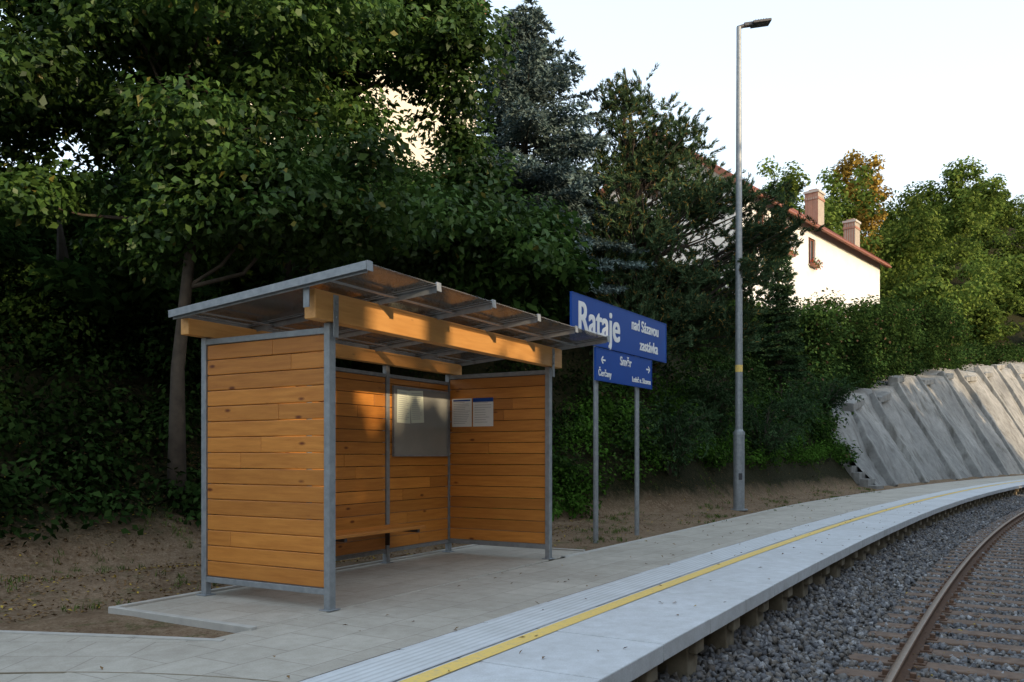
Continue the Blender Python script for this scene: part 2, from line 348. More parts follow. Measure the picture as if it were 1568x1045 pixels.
cf=np.array([[0,3,2,1],[4,5,6,7],[0,1,5,4],[1,2,6,5],[2,3,7,6],[3,0,4,7]])
def stones(n,s0,s1,d0,d1,size,zb):
    s=s0+(s1-s0)*rng.random(n)**1.7; d=rng.uniform(d0,d1,n)
    sz=size*rng.uniform(0.55,1.25,n); v=cube[None]*np.array([0.62,0.5,0.42])+rng.normal(0,0.2,(n,8,3))
    q=rng.normal(size=(n,4)); q/=np.linalg.norm(q,axis=1)[:,None]; a,b,c,e=q.T
    Rm=np.stack([np.stack([1-2*(c*c+e*e),2*(b*c-a*e),2*(b*e+a*c)],-1),np.stack([2*(b*c+a*e),1-2*(b*b+e*e),2*(c*e-a*b)],-1),np.stack([2*(b*e-a*c),2*(c*e+a*b),1-2*(b*b+c*c)],-1)],1)
    v=np.einsum('nij,nkj->nki',Rm,v)*sz[:,None,None]
    dd=d+1.88; on=(np.abs(dd)<1.28)
    z=zb+rng.uniform(-0.015,0.02,n)+np.where(on,-0.012,0.012*np.sin(s*2.1)+0.01)+bal(d)
    ph=np.abs(((s+8+0.31)%0.62)-0.31); keep=~(on&(ph<0.13)&(rng.random(n)>0.15))
    p=np.concatenate([E(s,d),z[:,None]],1); v=v+p[:,None]; v=v[keep]; m=len(v)
    return v.reshape(-1,3),(cf[None]+8*np.arange(m)[:,None,None]).reshape(-1,4)
v1,f1=stones(80000,0,48,-4.8,0.42,0.038,-0.72)
npmesh('ballast_gravel',v1,f1,M_stone)
# ------------------------------------------------------------------ shelter
A=(-1.471,6.703,0); LA=math.atan2(0.867,0.498)
sh=empty('platform_shelter',A,LA)
LL=3.84; DP=1.459
mb=MB(); mb.box(-0.80,4.75,-0.04,1.54,-0.12,0.004); mb.obj('pad_slab',M_pad,sh,bevel=0.01)
mb=MB(); mb.box(-0.86,-0.802,-0.04,1.60,-0.12,0.022); mb.box(-0.80,4.75,1.542,1.60,-0.12,0.022); mb.box(4.752,4.81,-0.04,1.60,-0.12,0.022)
mb.obj('pad_kerb',M_kerb,sh,bevel=0.006)
mb=MB()
def post(x,y,top,wx=0.075,wy=0.06,z0=0.0):
    mb.box(x-wx/2,x+wx/2,y-wy/2,y+wy/2,z0,top); mb.box(x-wx/2-0.03,x+wx/2+0.03,y-wy/2-0.03,y+wy/2+0.03,0.005,0.013)
for x in (0,LL):
    post(x,0,2.32); mb.box(x-0.03,x+0.03,-0.071,-0.063,2.2,2.54)
    for zz in (2.36,2.42,2.48): mb.box(x-0.01,x+0.01,-0.082,-0.071,zz-0.01,zz+0.01)
for x in (0,LL/3,2*LL/3,LL): post(x,DP,2.30,0.06,0.06)
for x in (0,LL):
    mb.box(x-0.028,x+0.028,0.032,DP-0.032,2.235,2.285); mb.box(x-0.028,x+0.028,0.032,DP-0.032,0.125,0.175)
for i in range(3):
    xa=i*LL/3+0.032; xb=(i+1)*LL/3-0.032
    mb.box(xa,xb,DP-0.025,DP+0.025,2.16,2.20); mb.box(xa,xb,DP-0.025,DP+0.025,0.125,0.165)
mb.obj('steel_frame',M_steel,sh,bevel=0.004)
PH=0.137
mb=MB()
for x in (0,LL):
    z=0.18
    while z<2.23:
        z1=min(z+PH,2.232); cuts=[0.034]+sorted(rng.uniform(0.35,1.15,rng.integers(0,2)))+[DP-0.034]
        for a,b in zip(cuts[:-1],cuts[1:]):
            if b-a>0.02: mb.box(x-0.016,x+0.016,a+0.0008,b-0.0008,z+0.003,z1-0.003)
        z+=PH
mb.obj('end_wall_planks',M_woody,sh,bevel=0.006)
mb=MB()
for i in range(3):
    xa=i*LL/3+0.034; xb=(i+1)*LL/3-0.034; z=0.17
    while z<2.15:
        z1=min(z+PH,2.158); cuts=[xa]+sorted(rng.uniform(xa+0.2,xb-0.2,rng.integers(0,2)))+[xb]
        for a,b in zip(cuts[:-1],cuts[1:]):
            mb.box(a+0.0012,b-0.0012,DP-0.016,DP+0.016,z+0.003,z1-0.003)
        z+=PH
mb.obj('back_wall_planks',M_woodx,sh,bevel=0.006)
mb=MB(); mb.box(-0.23,4.08,-0.062,0.055,2.325,2.555); mb.box(-0.23,4.08,DP-0.05,DP+0.05,2.305,2.445)
mb.obj('timber_beams',M_beam,sh,bevel=0.006)
yb,zb_,yf,zf=1.50,2.47,-0.68,2.645
sa=math.atan2(zf-zb_,yb-yf); RL=math.hypot(yb-yf,zf-zb_)
RM=Matrix.Translation((0,yb,zb_))@Matrix.Rotation(-sa,4,'X')
mb=MB(); xs=np.linspace(-0.33,4.06,6)
for x in xs:
    mb.box(x-0.03,x+0.03,-RL,0,0.0,0.008,0,RM)
    mb.box(x-0.005,x+0.005,-RL+0.02,-0.02,-0.05,-0.0005,0,RM)
    mb.box(x-0.03,x+0.03,-RL-0.012,-RL,-0.045,0.03,0,RM)
    mb.box(x-0.022,x+0.022,-RL,0,0.0185,0.026,0,RM)
mb.box(-0.365,-0.36,-RL,0,-0.035,0.028,0,RM); mb.box(4.09,4.095,-RL,0,-0.035,0.028,0,RM)
for yy in (-RL+0.42,-0.3):
    for a,b in zip(xs[:-1],xs[1:]): mb.box(a+0.006,b-0.006,yy-0.02,yy+0.02,-0.03,-0.024,0,RM)
mb.box(-0.35,4.08,-0.012,0.0,-0.02,0.03,0,RM)
for x in xs[1:-1]: mb.box(x-0.03,x+0.03,-0.05,0.05,2.556,2.572)
mb.box(-0.30,-0.29,-0.06,0.0,2.4,2.57)
mb.obj('roof_rafters',M_steel,sh,bevel=0.002)
mb=MB()
for a,b in zip(xs[:-1],xs[1:]): mb.box(a+0.004,b-0.004,-RL+0.005,-0.014,0.0095,0.0175,0,RM)
mb.obj('roof_glazing',M_rglass,sh)
mb=MB()
for k,yy in enumerate((1.00,1.145,1.29)): mb.box(0.72,2.62,yy-0.066,yy+0.066,0.425,0.462)
mb.obj('bench_slats',M_woodx,sh,bevel=0.006)
mb=MB()
for x in (0.95,1.28,2.50):
    mb.box(x-0.02,x+0.02,0.95,DP-0.035,0.39,0.424); mb.box(x-0.004,x+0.004,1.36,DP-0.035,0.22,0.389)
mb.obj('bench_brackets',M_dark,sh)
mb=MB(); x0,x1=2.66,3.74; z0,z1=1.26,2.05; yy=DP-0.045
mb.box(x0,x1,yy,yy+0.02,z0,z1,0)
for a in ((x0-0.02,x0,z0-0.02,z1+0.02),(x1,x1+0.02,z0-0.02,z1+0.02),(x0,x1,z0-0.02,z0),(x0,x1,z1,z1+0.02)): mb.box(a[0],a[1],yy-0.008,yy+0.022,a[2],a[3],1)
def sheet(mb,x,z,w,h,y,m,rot=0,lines=12,head=False):
    M=Matrix.Translation((x,y,z))@Matrix.Rotation(rot,4,'Y')
    mb.box(0,w,-0.002,0,0,h,m,M)
    for i in range(lines):
        zz=h*(0.93-0.86*i/lines); mb.box(w*0.08,w*rng.uniform(0.6,0.92),-0.0028,-0.0022,zz-h*0.014,zz,4,M)
    if head: mb.box(0,w,-0.003,-0.0022,h*0.86,h,5,M)
sheet(mb,2.70,1.64,0.26,0.39,yy-0.001,3,0.02,14); sheet(mb,2.98,1.64,0.26,0.39,yy-0.001,3,-0.06,14)
mb.obj('notice_board',[M_board,M_steel,M_paper,M_paper2,M_ink,M_blue],sh)
RN=Matrix.Translation((LL-0.018,0,0))@Matrix.Rotation(rad(-90),4,'Z')
nb=MB(); sheet(nb,0,0,0.3,0.36,0,2,0,14); sheet(nb,0.32,0,0.3,0.36,0,2,0,10,True); nb.box(0.02,0.28,-0.003,-0.0022,0.325,0.345,5)
nb.v=[tuple(RN@(Vector(v)+Vector((-DP+0.07,0,1.62)))) for v in nb.v]
nb.obj('timetable_notices',[M_board,M_steel,M_paper,M_paper2,M_ink,M_blue],sh)
# ------------------------------------------------------------------ station sign
def text(body,size,x,z,y,parent,name,align='LEFT',bold=0.0,sx=1.0):
    """bold = half-width in metres by which the strokes are thickened (stacked, shifted copies)"""
    c=bpy.data.curves.new(name,'FONT'); c.body=body; c.size=size; c.align_x=align; c.extrude=0.0004
    t=bpy.data.objects.new(name,c); COL.objects.link(t); bpy.context.view_layer.update()
    me=bpy.data.meshes.new_from_object(t.evaluated_get(bpy.context.evaluated_depsgraph_get())); bpy.data.objects.remove(t)
    V=np.array([v.co[:] for v in me.vertices]); Fs=[tuple(p.vertices) for p in me.polygons]; mb=MB()
    offs=[(0,0)] if bold==0 else [(a*bold,b*bold) for a in (-1,0,1) for b in (-0.6,0.6)]
    for i,(a,b) in enumerate(offs): mb.add(V*np.array([sx,1,1])+np.array([a,b,0.0011*i]),Fs)
    o=mb.obj(name,M_signw,parent); o.rotation_euler=(rad(90),0,0); o.location=(x,y,z); return o
sg=empty('station_name_sign',(1.23,12.2,0),math.atan2(0.841,0.54))
mb=MB()
for x in (0,1.46): mb.tube([(x,0,-0.2),(x,0,3.30)],[0.038,0.038],14)
mb.obj('posts',M_steel,sg,smooth=False)
mb=MB(); mb.box(-0.86,2.50,-0.075,-0.05,2.855,3.50); mb.box(-0.13,1.88,-0.075,-0.05,2.36,2.815); mb.obj('panels',M_blue,sg,bevel=0.004)
mb=MB()
for (a,b,c,d) in ((-0.86,2.50,2.855,3.50),(-0.13,1.88,2.36,2.815)):
    mb.box(a-0.012,a,-0.08,-0.045,c-0.012,d+0.012); mb.box(b,b+0.012,-0.08,-0.045,c-0.012,d+0.012); mb.box(a,b,-0.08,-0.045,d,d+0.012); mb.box(a,b,-0.08,-0.045,c-0.012,c)
for z in (2.5,2.7,3.0,3.35):
    for x in (0,1.46): mb.box(x-0.05,x+0.05,-0.049,-0.03,z-0.02,z+0.02)
mb.obj('panel_edges',M_blue,sg)
yt=-0.0765
text('Rataje',0.62,-0.71,2.985,yt,sg,'text_rataje',bold=0.013,sx=0.89)
text('nad Sázavou',0.25,1.08,3.245,yt,sg,'text_nad_sazavou',bold=0.006,sx=0.88)
text('zastávka',0.25,1.40,2.95,yt,sg,'text_zastavka',bold=0.006,sx=0.88)
text('Směr',0.19,0.87,2.64,yt,sg,'text_smer','CENTER',bold=0.004)
text('Čerčany',0.135,-0.07,2.42,yt,sg,'text_cercany',bold=0.003,sx=0.9)
text('Ledeč n. Sázavou',0.115,1.83,2.42,yt,sg,'text_ledec','RIGHT',bold=0.003,sx=0.9)
mb=MB()
for x,sgn in ((0.03,1),(1.80,-1)):
    M=Matrix.Translation((x,0,2.66))@Matrix.Scale(sgn,4,(1,0,0))
    mb.box(0.0,0.14,yt-0.001,yt+0.001,-0.012,0.012,0,M)
    for q in (1,-1): mb.box(-0.004,0.08,yt-0.002,yt,-0.012,0.012,0,M@Matrix.Rotation(q*rad(42),4,'Y'))
mb.obj('arrows',M_signw,sg)
# ------------------------------------------------------------------ lamp post
lx,ly=5.19,19.0; lz=zxy(lx,ly)
lp=empty('street_lamp',(lx,ly,lz))
mb=MB(); top=11.05-lz
mb.tube([(0,0,-0.1),(0,0,1.75-lz),(0,0,1.85-lz),(0,0,5),(0,0,top)],[0.125,0.125,0.085,0.078,0.055],20)
mb.tube([(0,0,0.0),(0,0,0.03)],[0.2,0.2],16); mb.tube([(0,0,1.72-lz),(0,0,1.80-lz)],[0.135,0.128],20)
mb.obj('pole',M_steel,lp,smooth=False)
mb=MB(); M=Matrix.Translation((0,0,top))@Matrix.Rotation(rad(-8),4,'Y')
mb.tube([(-0.03,0,top-0.02),(0.1,0,top+0.03),(0.2,0,top+0.04)],[0.05,0.045,0.04],10)
mb.box(0.12,0.34,-0.06,0.06,-0.01,0.07,0,M); mb.box(0.30,0.72,-0.14,0.14,-0.005,0.05,0,M)
for k in range(5): mb.box(0.36+k*0.06,0.375+k*0.06,-0.12,0.12,0.05,0.075,0,M)
mb.obj('lamp_head',M_dark,lp,bevel=0.01)
mb=MB(); mb.tube([(0,0,3.16),(0,0,3.32)],[0.0845,0.084],20,cap=False); mb.obj('yellow_label',M_yellow,lp)
mb=MB(); mb.box(-0.04,0.04,-0.129,-0.124,0.7,0.85); mb.obj('access_door',M_dark,lp)
# ------------------------------------------------------------------ retaining wall (shotcrete)
rw=empty('retaining_wall')
s=np.arange(29.5,100,0.4); hh=np.interp(s,[29.5,30.5,33,45,62,85,100],[2.0,2.9,3.6,5.6,7.7,10.2,11])
tt=np.linspace(0,1,20); SSg,TT=np.meshgrid(s,tt,indexing='ij')
nz=0.09*np.sin(SSg*0.8+TT*4)+0.04*np.sin(SSg*2.1-TT*7)+rng.normal(0,0.014,SSg.shape)
stepf=0.22*np.round(np.sin(s*0.55)*1.4)
HH=hh[:,None]+stepf[:,None]*0.8+0.06*np.sin(s*2.3)[:,None]; Zw=HH*TT; Dw=3.9+0.60*HH*TT+nz*1.2
Dw[:,-1]+=1.2; Zw[:,-1]-=0.05
Vw=np.concatenate([E(SSg,Dw),Zw[...,None]-0.05],-1).reshape(-1,3); ii=np.arange(SSg.size).reshape(SSg.shape)
Fw=np.stack([ii[:-1,:-1],ii[1:,:-1],ii[1:,1:],ii[:-1,1:]],-1).reshape(-1,4)
npmesh('shotcrete_face',Vw,Fw,M_shot,rw,smooth=True)
mb=MB()
def bar(P,al,wd,th):
    b=len(mb.v); P=[Vector(p) for p in P]; n=len(P)
    for i,p in enumerate(P):
        t=(P[min(i+1,n-1)]-P[max(i-1,0)]).normalized(); nn=t.cross(al).normalized()
        if nn.dot(Vector((0.87,-0.5,0.2)))<0: nn=-nn
        j=1+rng.normal(0,0.06)
        for a,c in ((-1,-1),(1,-1),(0.7,1),(-0.7,1)): mb.v.append(tuple(p+al*wd*a*j+nn*th*c*j))
    for i in range(n-1):
        for k in range(4): mb.f.append((b+i*4+k,b+i*4+(k+1)%4,b+(i+1)*4+(k+1)%4,b+(i+1)*4+k)); mb.m.append(0)
    mb.f.append((b+3,b+2,b+1,b)); mb.m.append(0); q=b+(n-1)*4; mb.f.append((q,q+1,q+2,q+3)); mb.m.append(0)
s0=32.0
while s0<96:
    h=float(np.interp(s0,s,hh)); q=[]
    for t in np.linspace(0,0.99,9): p=E(s0+1.0*t+0.10*math.sin(t*7+s0),3.9+0.60*h*t-0.06+rng.normal(0,0.02)); q.append((p[0],p[1],h*t-0.05))
    hd=rad(TH0)-s0/R; bar(q,Vector((math.cos(hd),math.sin(hd),0)),0.24,0.20)
    step=rng.uniform(4.6,6.8)
    q=[]; off=rng.uniform(0.86,0.97)
    for a in np.linspace(s0+0.8,s0+rng.uniform(2.6,4.2),5):
        hc=float(np.interp(a,s,hh)); p=E(a,3.9+0.60*hc*off-0.06); q.append((p[0],p[1],hc*off))
    bar(q,Vector((0,0,1)),0.24,0.24); s0+=step
mb.obj('buttresses_and_beams',M_shot,rw,bevel=0.04)
mb=MB()
for i in range(9):
    p=E(29.7-0.04*i,3.7+i*0.30); M=Matrix.Translation((p[0],p[1],0.24*i))@Matrix.Rotation(rad(TH0-7),4,'Z'); mb.box(-0.9,0.1,-0.05,0.36,-0.3,0.14,0,M)
mb.obj('stair_steps',M_shot,rw,bevel=0.015)
# ------------------------------------------------------------------ foliage helpers
def unit(v): return v/np.maximum(np.linalg.norm(v,axis=-1,keepdims=True),1e-9)
def kites(C,Dr,Nm,L,W,fold=0.15):
    n=len(C); Dr=unit(Dr-Nm*np.sum(Dr*Nm,-1,keepdims=True)); Sd=np.cross(Nm,Dr); L=np.broadcast_to(L,(n,))[:,None]; W=np.broadcast_to(W,(n,))[:,None]
    V=np.stack([C-Dr*L*0.5,C+Sd*W*0.5-Dr*L*0.08+Nm*W*fold,C+Dr*L*0.5-Nm*L*0.12,C-Sd*W*0.5-Dr*L*0.08+Nm*W*fold],1)
    return V.reshape(-1,3)
def leafmesh(name,Vs,mat,parent=None):
    V=np.concatenate(Vs); F=np.arange(len(V)).reshape(-1,4); return npmesh(name,V,F,mat,parent)
def blob(c,r,n,L,up=0.6,shell=0.5,asp=0.6):
    c=np.asarray(c,float); r=np.asarray(r,float)
    u=unit(rng.normal(size=(n,3))); q=rng.random(n)**shell
    P=c+u*q[:,None]*r+rng.normal(0,0.04,(n,3))
    Nm=unit(u*0.5+np.array([0,0,up])+rng.normal(0,0.45,(n,3))); Dr=unit(u*np.array([1,1,0.2])+rng.normal(0,0.6,(n,3))+np.array([0,0,-0.35]))
    l=L*rng.uniform(0.65,1.25,n); return kites(P,Dr,Nm,l,l*asp)
def crown_centers(c,r,n,k=0.55):
    u=unit(rng.normal(size=(n,3))); q=rng.random(n)**k; return np.asarray(c)+u*q[:,None]*np.asarray(r)
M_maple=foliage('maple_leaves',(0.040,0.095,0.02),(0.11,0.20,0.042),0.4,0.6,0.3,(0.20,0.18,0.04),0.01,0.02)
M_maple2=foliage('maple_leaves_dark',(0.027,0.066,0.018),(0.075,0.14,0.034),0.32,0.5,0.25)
M_under=foliage('undergrowth',(0.012,0.030,0.008),(0.034,0.064,0.017),0.25,0.6,0)  # leaf colour kept near black; the canopy's shade is painted into it
M_ivy=foliage('ivy_leaves',(0.055,0.14,0.02),(0.12,0.25,0.04),0.35,0.9,0.25)
M_bush=foliage('shrub_leaves',(0.028,0.068,0.02),(0.085,0.145,0.038),0.25,0.42,0.2,(0.13,0.08,0.05),0.015)
M_spruce=foliage('spruce_needles',(0.07,0.115,0.105),(0.25,0.33,0.32),0.4,1.2,0)
M_pine=foliage('pine_needles',(0.045,0.085,0.04),(0.12,0.185,0.09),0.4,0.8,0,(0.28,0.18,0.05),0.05)
M_hill=foliage('hill_foliage',(0.08,0.14,0.028),(0.20,0.265,0.06),0.42,0.12,0.25)
M_gold=foliage('autumn_foliage',(0.30,0.20,0.045),(0.45,0.31,0.07),0.6,0.3,0.25)
M_opp=foliage('opposite_foliage',(0.04,0.08,0.02),(0.10,0.16,0.04),0.5,0.3,0)
M_yew=foliage('yew_needles',(0.03,0.07,0.032),(0.085,0.145,0.06),0.45,0.9,0)
M_flower=foliage('window_box_plants',(0.06,0.12,0.03),(0.14,0.22,0.05),0.6,2,0,(0.55,0.05,0.04),0.28)
# ------------------------------------------------------------------ houses
def house(name,x,y,hd,zb,ze,L,Wd,rise,wins,chims,wall,winW=1.1,z0w=None,z1w=None):
    e=empty(name,(x,y,0),hd)
    xs_=[0]
    for c in wins: xs_+= [c-winW/2,c+winW/2]
    xs_.append(L); zs=[zb,z0w,z1w,ze]; mb=MB()
    for i in range(len(xs_)-1):
        for j in range(3):
            if i%2==1 and j==1:
                a,b,c,d=xs_[i],xs_[i+1],z0w,z1w
                mb.add([(a,0,c),(a,0.18,c),(a,0.18,d),(a,0,d)],[(0,1,2,3)]); mb.add([(b,0,c),(b,0.18,c),(b,0.18,d),(b,0,d)],[(3,2,1,0)])
                mb.add([(a,0,c),(b,0,c),(b,0.18,c),(a,0.18,c)],[(0,1,2,3)]); mb.add([(a,0,d),(b,0,d),(b,0.18,d),(a,0.18,d)],[(3,2,1,0)])
                continue
            mb.add([(xs_[i],0,zs[j]),(xs_[i+1],0,zs[j]),(xs_[i+1],0,zs[j+1]),(xs_[i],0,zs[j+1])],[(0,1,2,3)])
    mb.add([(0,0,zb),(0,Wd,zb),(0,Wd,ze),(0,Wd/2,ze+rise),(0,0,ze)],[(4,3,2,1,0)])
    mb.add([(L,0,zb),(L,Wd,zb),(L,Wd,ze),(L,Wd/2,ze+rise),(L,0,ze)],[(0,1,2,3,4)])
    mb.add([(0,Wd,zb),(L,Wd,zb),(L,Wd,ze),(0,Wd,ze)],[(3,2,1,0)])
    mb.obj('walls',wall,e)
    mb=MB(); fl=[]
    for c in wins:
        a,b=c-winW/2,c+winW/2; mb.box(a,b,0.14,0.16,z0w,z1w,0)
        for q in ((a,a+0.07,z0w,z1w),(b-0.07,b,z0w,z1w),(c-0.04,c+0.04,z0w,z1w),(a+0.07,b-0.07,z1w-0.07,z1w),(a+0.07,b-0.07,z0w,z0w+0.07)): mb.box(q[0],q[1],0.10,0.139,q[2]+0.001,q[3]-0.001,1)
        mb.box(a-0.08,b+0.08,-0.06,0.1,z0w-0.06,z0w-0.003,2); mb.box(a+0.05,b-0.05,-0.30,-0.07,z0w-0.12,z0w+0.04,1)
        fl.append(blob((c,-0.24,z0w+0.10),(winW*0.62,0.30,0.34),200,0.12))
    mb.box(-0.03,-0.005,Wd/2-0.5,Wd/2+0.5,ze+0.4,ze+1.6,0); mb.box(-0.05,-0.031,Wd/2-0.04,Wd/2+0.04,ze+0.4,ze+1.6,1)
    mb.obj('windows',[M_glassd,M_frame,M_kerb],e); leafmesh('window_box_plants',fl,M_flower,e)
    al=math.atan2(rise,Wd/2); RLn=math.hypot(rise,Wd/2)+0.55
    mb=MB()
    for sgn in (0,1):
        M=Matrix.Translation((0,0 if sgn==0 else Wd,ze))@(Matrix.Rotation(al,4,'X') if sgn==0 else Matrix.Rotation(rad(180),4,'Z')@Matrix.Rotation(al,4,'X')@Matrix.Translation((-L,0,0)))
        mb.box(-0.45,L+0.45,-0.55,RLn-0.55,0.02,0.2,0,M)
        mb.box(-0.48,-0.452,-0.56,RLn-0.56,-0.06,0.24,1,M); mb.box(L+0.452,L+0.48,-0.56,RLn-0.56,-0.06,0.24,1,M)
        mb.box(-0.45,L+0.45,-0.60,-0.552,-0.08,0.19,1,M)
        if sgn==0: mb.tube([M@Vector((-0.5,-0.66,0.08)),M@Vector((L+0.5,-0.66,0.08))],[0.08,0.08],8,1)
    mb.tube([(-0.45,Wd/2,ze+rise+0.17),(L+0.45,Wd/2,ze+rise+0.17)],[0.13,0.13],8,0)
    mb.obj('roof',[M_roof,M_frame],e)
    mb=MB()
    for (cx,cy,zt,wd) in chims:
        mb.box(cx-wd,cx+wd,cy-wd*0.8,cy+wd*0.8,ze,zt,0); mb.box(cx-wd-0.07,cx+wd+0.07,cy-wd*0.8-0.07,cy+wd*0.8+0.07,zt,zt+0.15,1); mb.box(cx-wd-0.04,cx+wd+0.04,cy-wd*.8-0.04,cy+wd*.8+0.04,zt-0.45,zt-0.3,0)
        mb.box(cx-wd*0.6,cx+wd*0.6,cy-wd*0.5,cy+wd*0.5,zt+0.15,zt+0.3,0)
    if chims: mb.obj('chimneys',[M_brickc,M_kerb],e)
    return e
h1=house('white_house',11.6,42,math.atan2(0.757,0.653),6.0,14.9,22.0,9.8,3.7,[2.3,5.74,9.4],[(15.6,2.2,18.6,0.55),(21.0,1.6,17.7,0.5)],M_white,1.1,12.5,14.1)
house('cream_house',-14.5,36,rad(8),6,21.5,13,9,4,[2.5],[(5,4,28,0.5)],M_cream,1.1,15.8,17.4)
# ------------------------------------------------------------------ trees
def tree(name,base,trunk,tr,crowns,mat,nb,nl,L,br=(0.75,0.75,0.4),gap=None,limbs=30,up=0.6,k=0.55):
    e=empty(name); mb=MB(); bz=zxy(*base)
    pts=[(base[0],base[1],bz-0.3)]+[tuple(p) for p in trunk]; n=len(pts)
    mb.tube(pts,[tr*(1.25 if i==0 else 1)*(1-0.75*i/(n-1)) for i in range(n)],10)
    Vs=[]; T=[Vector(p) for p in pts]
    for (c,r,frac) in crowns:
        cs=crown_centers(c,r,int(nb*frac),k)
        for p in cs:
            if gap is not None and gap(p): continue
            b=np.array(br)*rng.uniform(0.6,1.35); m=int(nl*rng.uniform(0.6,1.2))
            Vs.append(blob(p,b,m,L,up))
            if rng.random()<limbs/100:
                pv=Vector(p); cand=[T[i].lerp(T[i+1],t) for i in range(len(T)-1) for t in (0.2,0.6,1.0)]
                cand=[q for q in cand if q.z<pv.z-0.2 and q.z>bz+1.6] or [T[-2]]
                q=min(cand,key=lambda q:(q-pv).length); l=(pv-q).length
                if l>2.6: continue
                m1=q.lerp(pv,0.35)+Vector((0,0,0.12))+Vector(rng.normal(0,0.12,3)); mid=q.lerp(pv,0.7)+Vector((0,0,0.25))+Vector(rng.normal(0,0.14,3))
                mb.tube([q,m1,mid,pv],[0.012*l+0.012,0.010*l+0.01,0.006*l+0.008,0.006],6,cap=False)
    mb.obj('trunk_and_limbs',M_bark,e,smooth=True); leafmesh('foliage',Vs,mat,e); return e
# a natural opening in the wood in front of the cream house
def gapf(p):
    q=np.array([p[0],p[1],p[2]-H]); q=q/q[1]; return (abs(q[0]+0.125)<0.05 and abs(q[2]-0.385)<0.065)
tree('maple_tree',(-4.85,12.0),[(-4.85,12.05,2.5),(-4.7,12.2,4.5),(-4.5,12.3,7),(-4.3,12.5,11)],0.12,
     [((-5.2,12.3,7.1),(3.3,2.6,3.0),0.95),((-3.4,11.8,4.9),(2.2,1.6,0.8),0.2)],M_maple,118,520,0.135,gap=gapf,br=(0.8,0.8,0.36))
tree('maple_tree',(-4.2,15.5),[(-4.2,15.5,4),(-4.0,15.4,7),(-3.4,15.2,10),(-3.0,15,13)],0.15,
     [((-3.1,15.3,9.0),(2.2,2.4,3.4),0.9),((-1.6,14.6,4.9),(2.6,1.6,0.9),0.35),((-1.15,15.0,7.8),(0.75,1.2,2.6),0.25)],M_maple,112,520,0.14,gap=gapf,br=(0.75,0.75,0.36))
tree('maple_tree',(-10.0,13.5),[(-10,13.5,4),(-9.8,13.5,8),(-9.6,13.4,12)],0.18,
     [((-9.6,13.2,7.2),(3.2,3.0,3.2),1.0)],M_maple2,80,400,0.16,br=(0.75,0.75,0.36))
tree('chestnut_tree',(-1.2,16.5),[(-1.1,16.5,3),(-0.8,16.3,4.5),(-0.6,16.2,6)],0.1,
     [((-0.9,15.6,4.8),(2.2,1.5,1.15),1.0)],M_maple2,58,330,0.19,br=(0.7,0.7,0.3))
e=empty('background_trees'); Vs=[]; mb=MB()
for (x,y,zt,r) in [(-15,17,8.0,3.6),(-20,20,9.0,4.5),(-13,22,8.5,4),(-8,20,8.2,3.6),(-26,26,11,6),(-18,28,10,5),(-10,27,10.5,4),(-6,22,8.5,2.8),(-14,14,6,3),(-3,22,7.8,2.6),(0.5,25,10,2.6),(3,29,10,2.5),(-22,15,9,4),(-1.5,19.5,7.5,2),(-9,16.5,6,3),(-5.5,17.5,5.8,2.6)]:
    z=zxy(x,y); mb.tube([(x,y,z-0.5),(x+0.1,y,(z+zt)/2),(x,y,zt)],[0.2,0.14,0.03],7)
    hz=max((zt-z)/2,1.6)
    for p in crown_centers((x,y,zt-hz),(r*0.9,r*0.9,hz),int(22+r*8)):
        if not gapf(p): Vs.append(blob(p,(r*0.26,r*0.26,r*0.18),210,0.26))
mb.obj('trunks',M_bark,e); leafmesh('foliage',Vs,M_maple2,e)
Vs=[]
for i in range(800):
    s_=rng.uniform(-12,9.8); d_=7.9+rng.random()**1.3*10; p=E(s_,d_); z=float(ZT(s_,d_)); hi=0.35+0.85*min(1,max(0,d_-8.2)/2)
    Vs.append(blob((p[0],p[1],z+rng.uniform(-0.05,hi)),(0.65,0.65,0.35),130,0.12))
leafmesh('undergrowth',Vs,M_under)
Vs=[]; Vi=[]
for i in range(1250):
    s_=9.5+72*rng.random()**1.15; d_=4.9+rng.random()**0.8*11
    if s_<15: d_+=1.2*(15-s_)/6
    z=float(ZT(s_,d_)); hw=float(np.interp(s_,s,hh)) if s_>30.3 else 0
    if s_>30.3 and (z<hw+0.0 or d_<3.9+0.6*hw+0.5): continue
    p=E(s_,d_); big=rng.uniform(0.6,1.25)*(1+max(0,s_-30)/60)
    if d_>9.5 and 34<s_<66: big*=0.55
    Vs.append(blob((p[0],p[1],z+0.35*big),(0.8*big,0.8*big,0.6*big),260,0.11*(1+max(0,s_-15)/40)))
for i in range(150):
    t=rng.uniform(-2,27); o=-rng.uniform(1.8,4.5); zt=8.1+0.13*t+rng.uniform(-2.2,0.3)
    x=11.6+0.653*t-0.757*o; y=42+0.757*t+0.653*o
    Vs.append(blob((x,y,zt),(1.1,1.1,0.8),240,0.2))
for i in range(240):
    s_=rng.uniform(29.5,88); hw=float(np.interp(s_,s,hh)); p=E(s_,3.9+0.6*hw+rng.uniform(0.7,3.2)); Vs.append(blob((p[0],p[1],hw+rng.uniform(-0.2,1.3)),(1.2,1.2,0.75),260,0.19))
leafmesh('embankment_shrubs',Vs,M_bush)
for i in range(200):
    s_=rng.uniform(8.5,29.5); d_=4.6+rng.uniform(0.3,1.9)+(0.9*(15-s_)/6 if s_<15 else 0); z=float(ZT(s_,d_)); p=E(s_,d_)
    Vi.append(blob((p[0],p[1],z+0.15),(0.5,0.5,0.3),250,0.095))
leafmesh('ivy_groundcover',Vi,M_ivy)
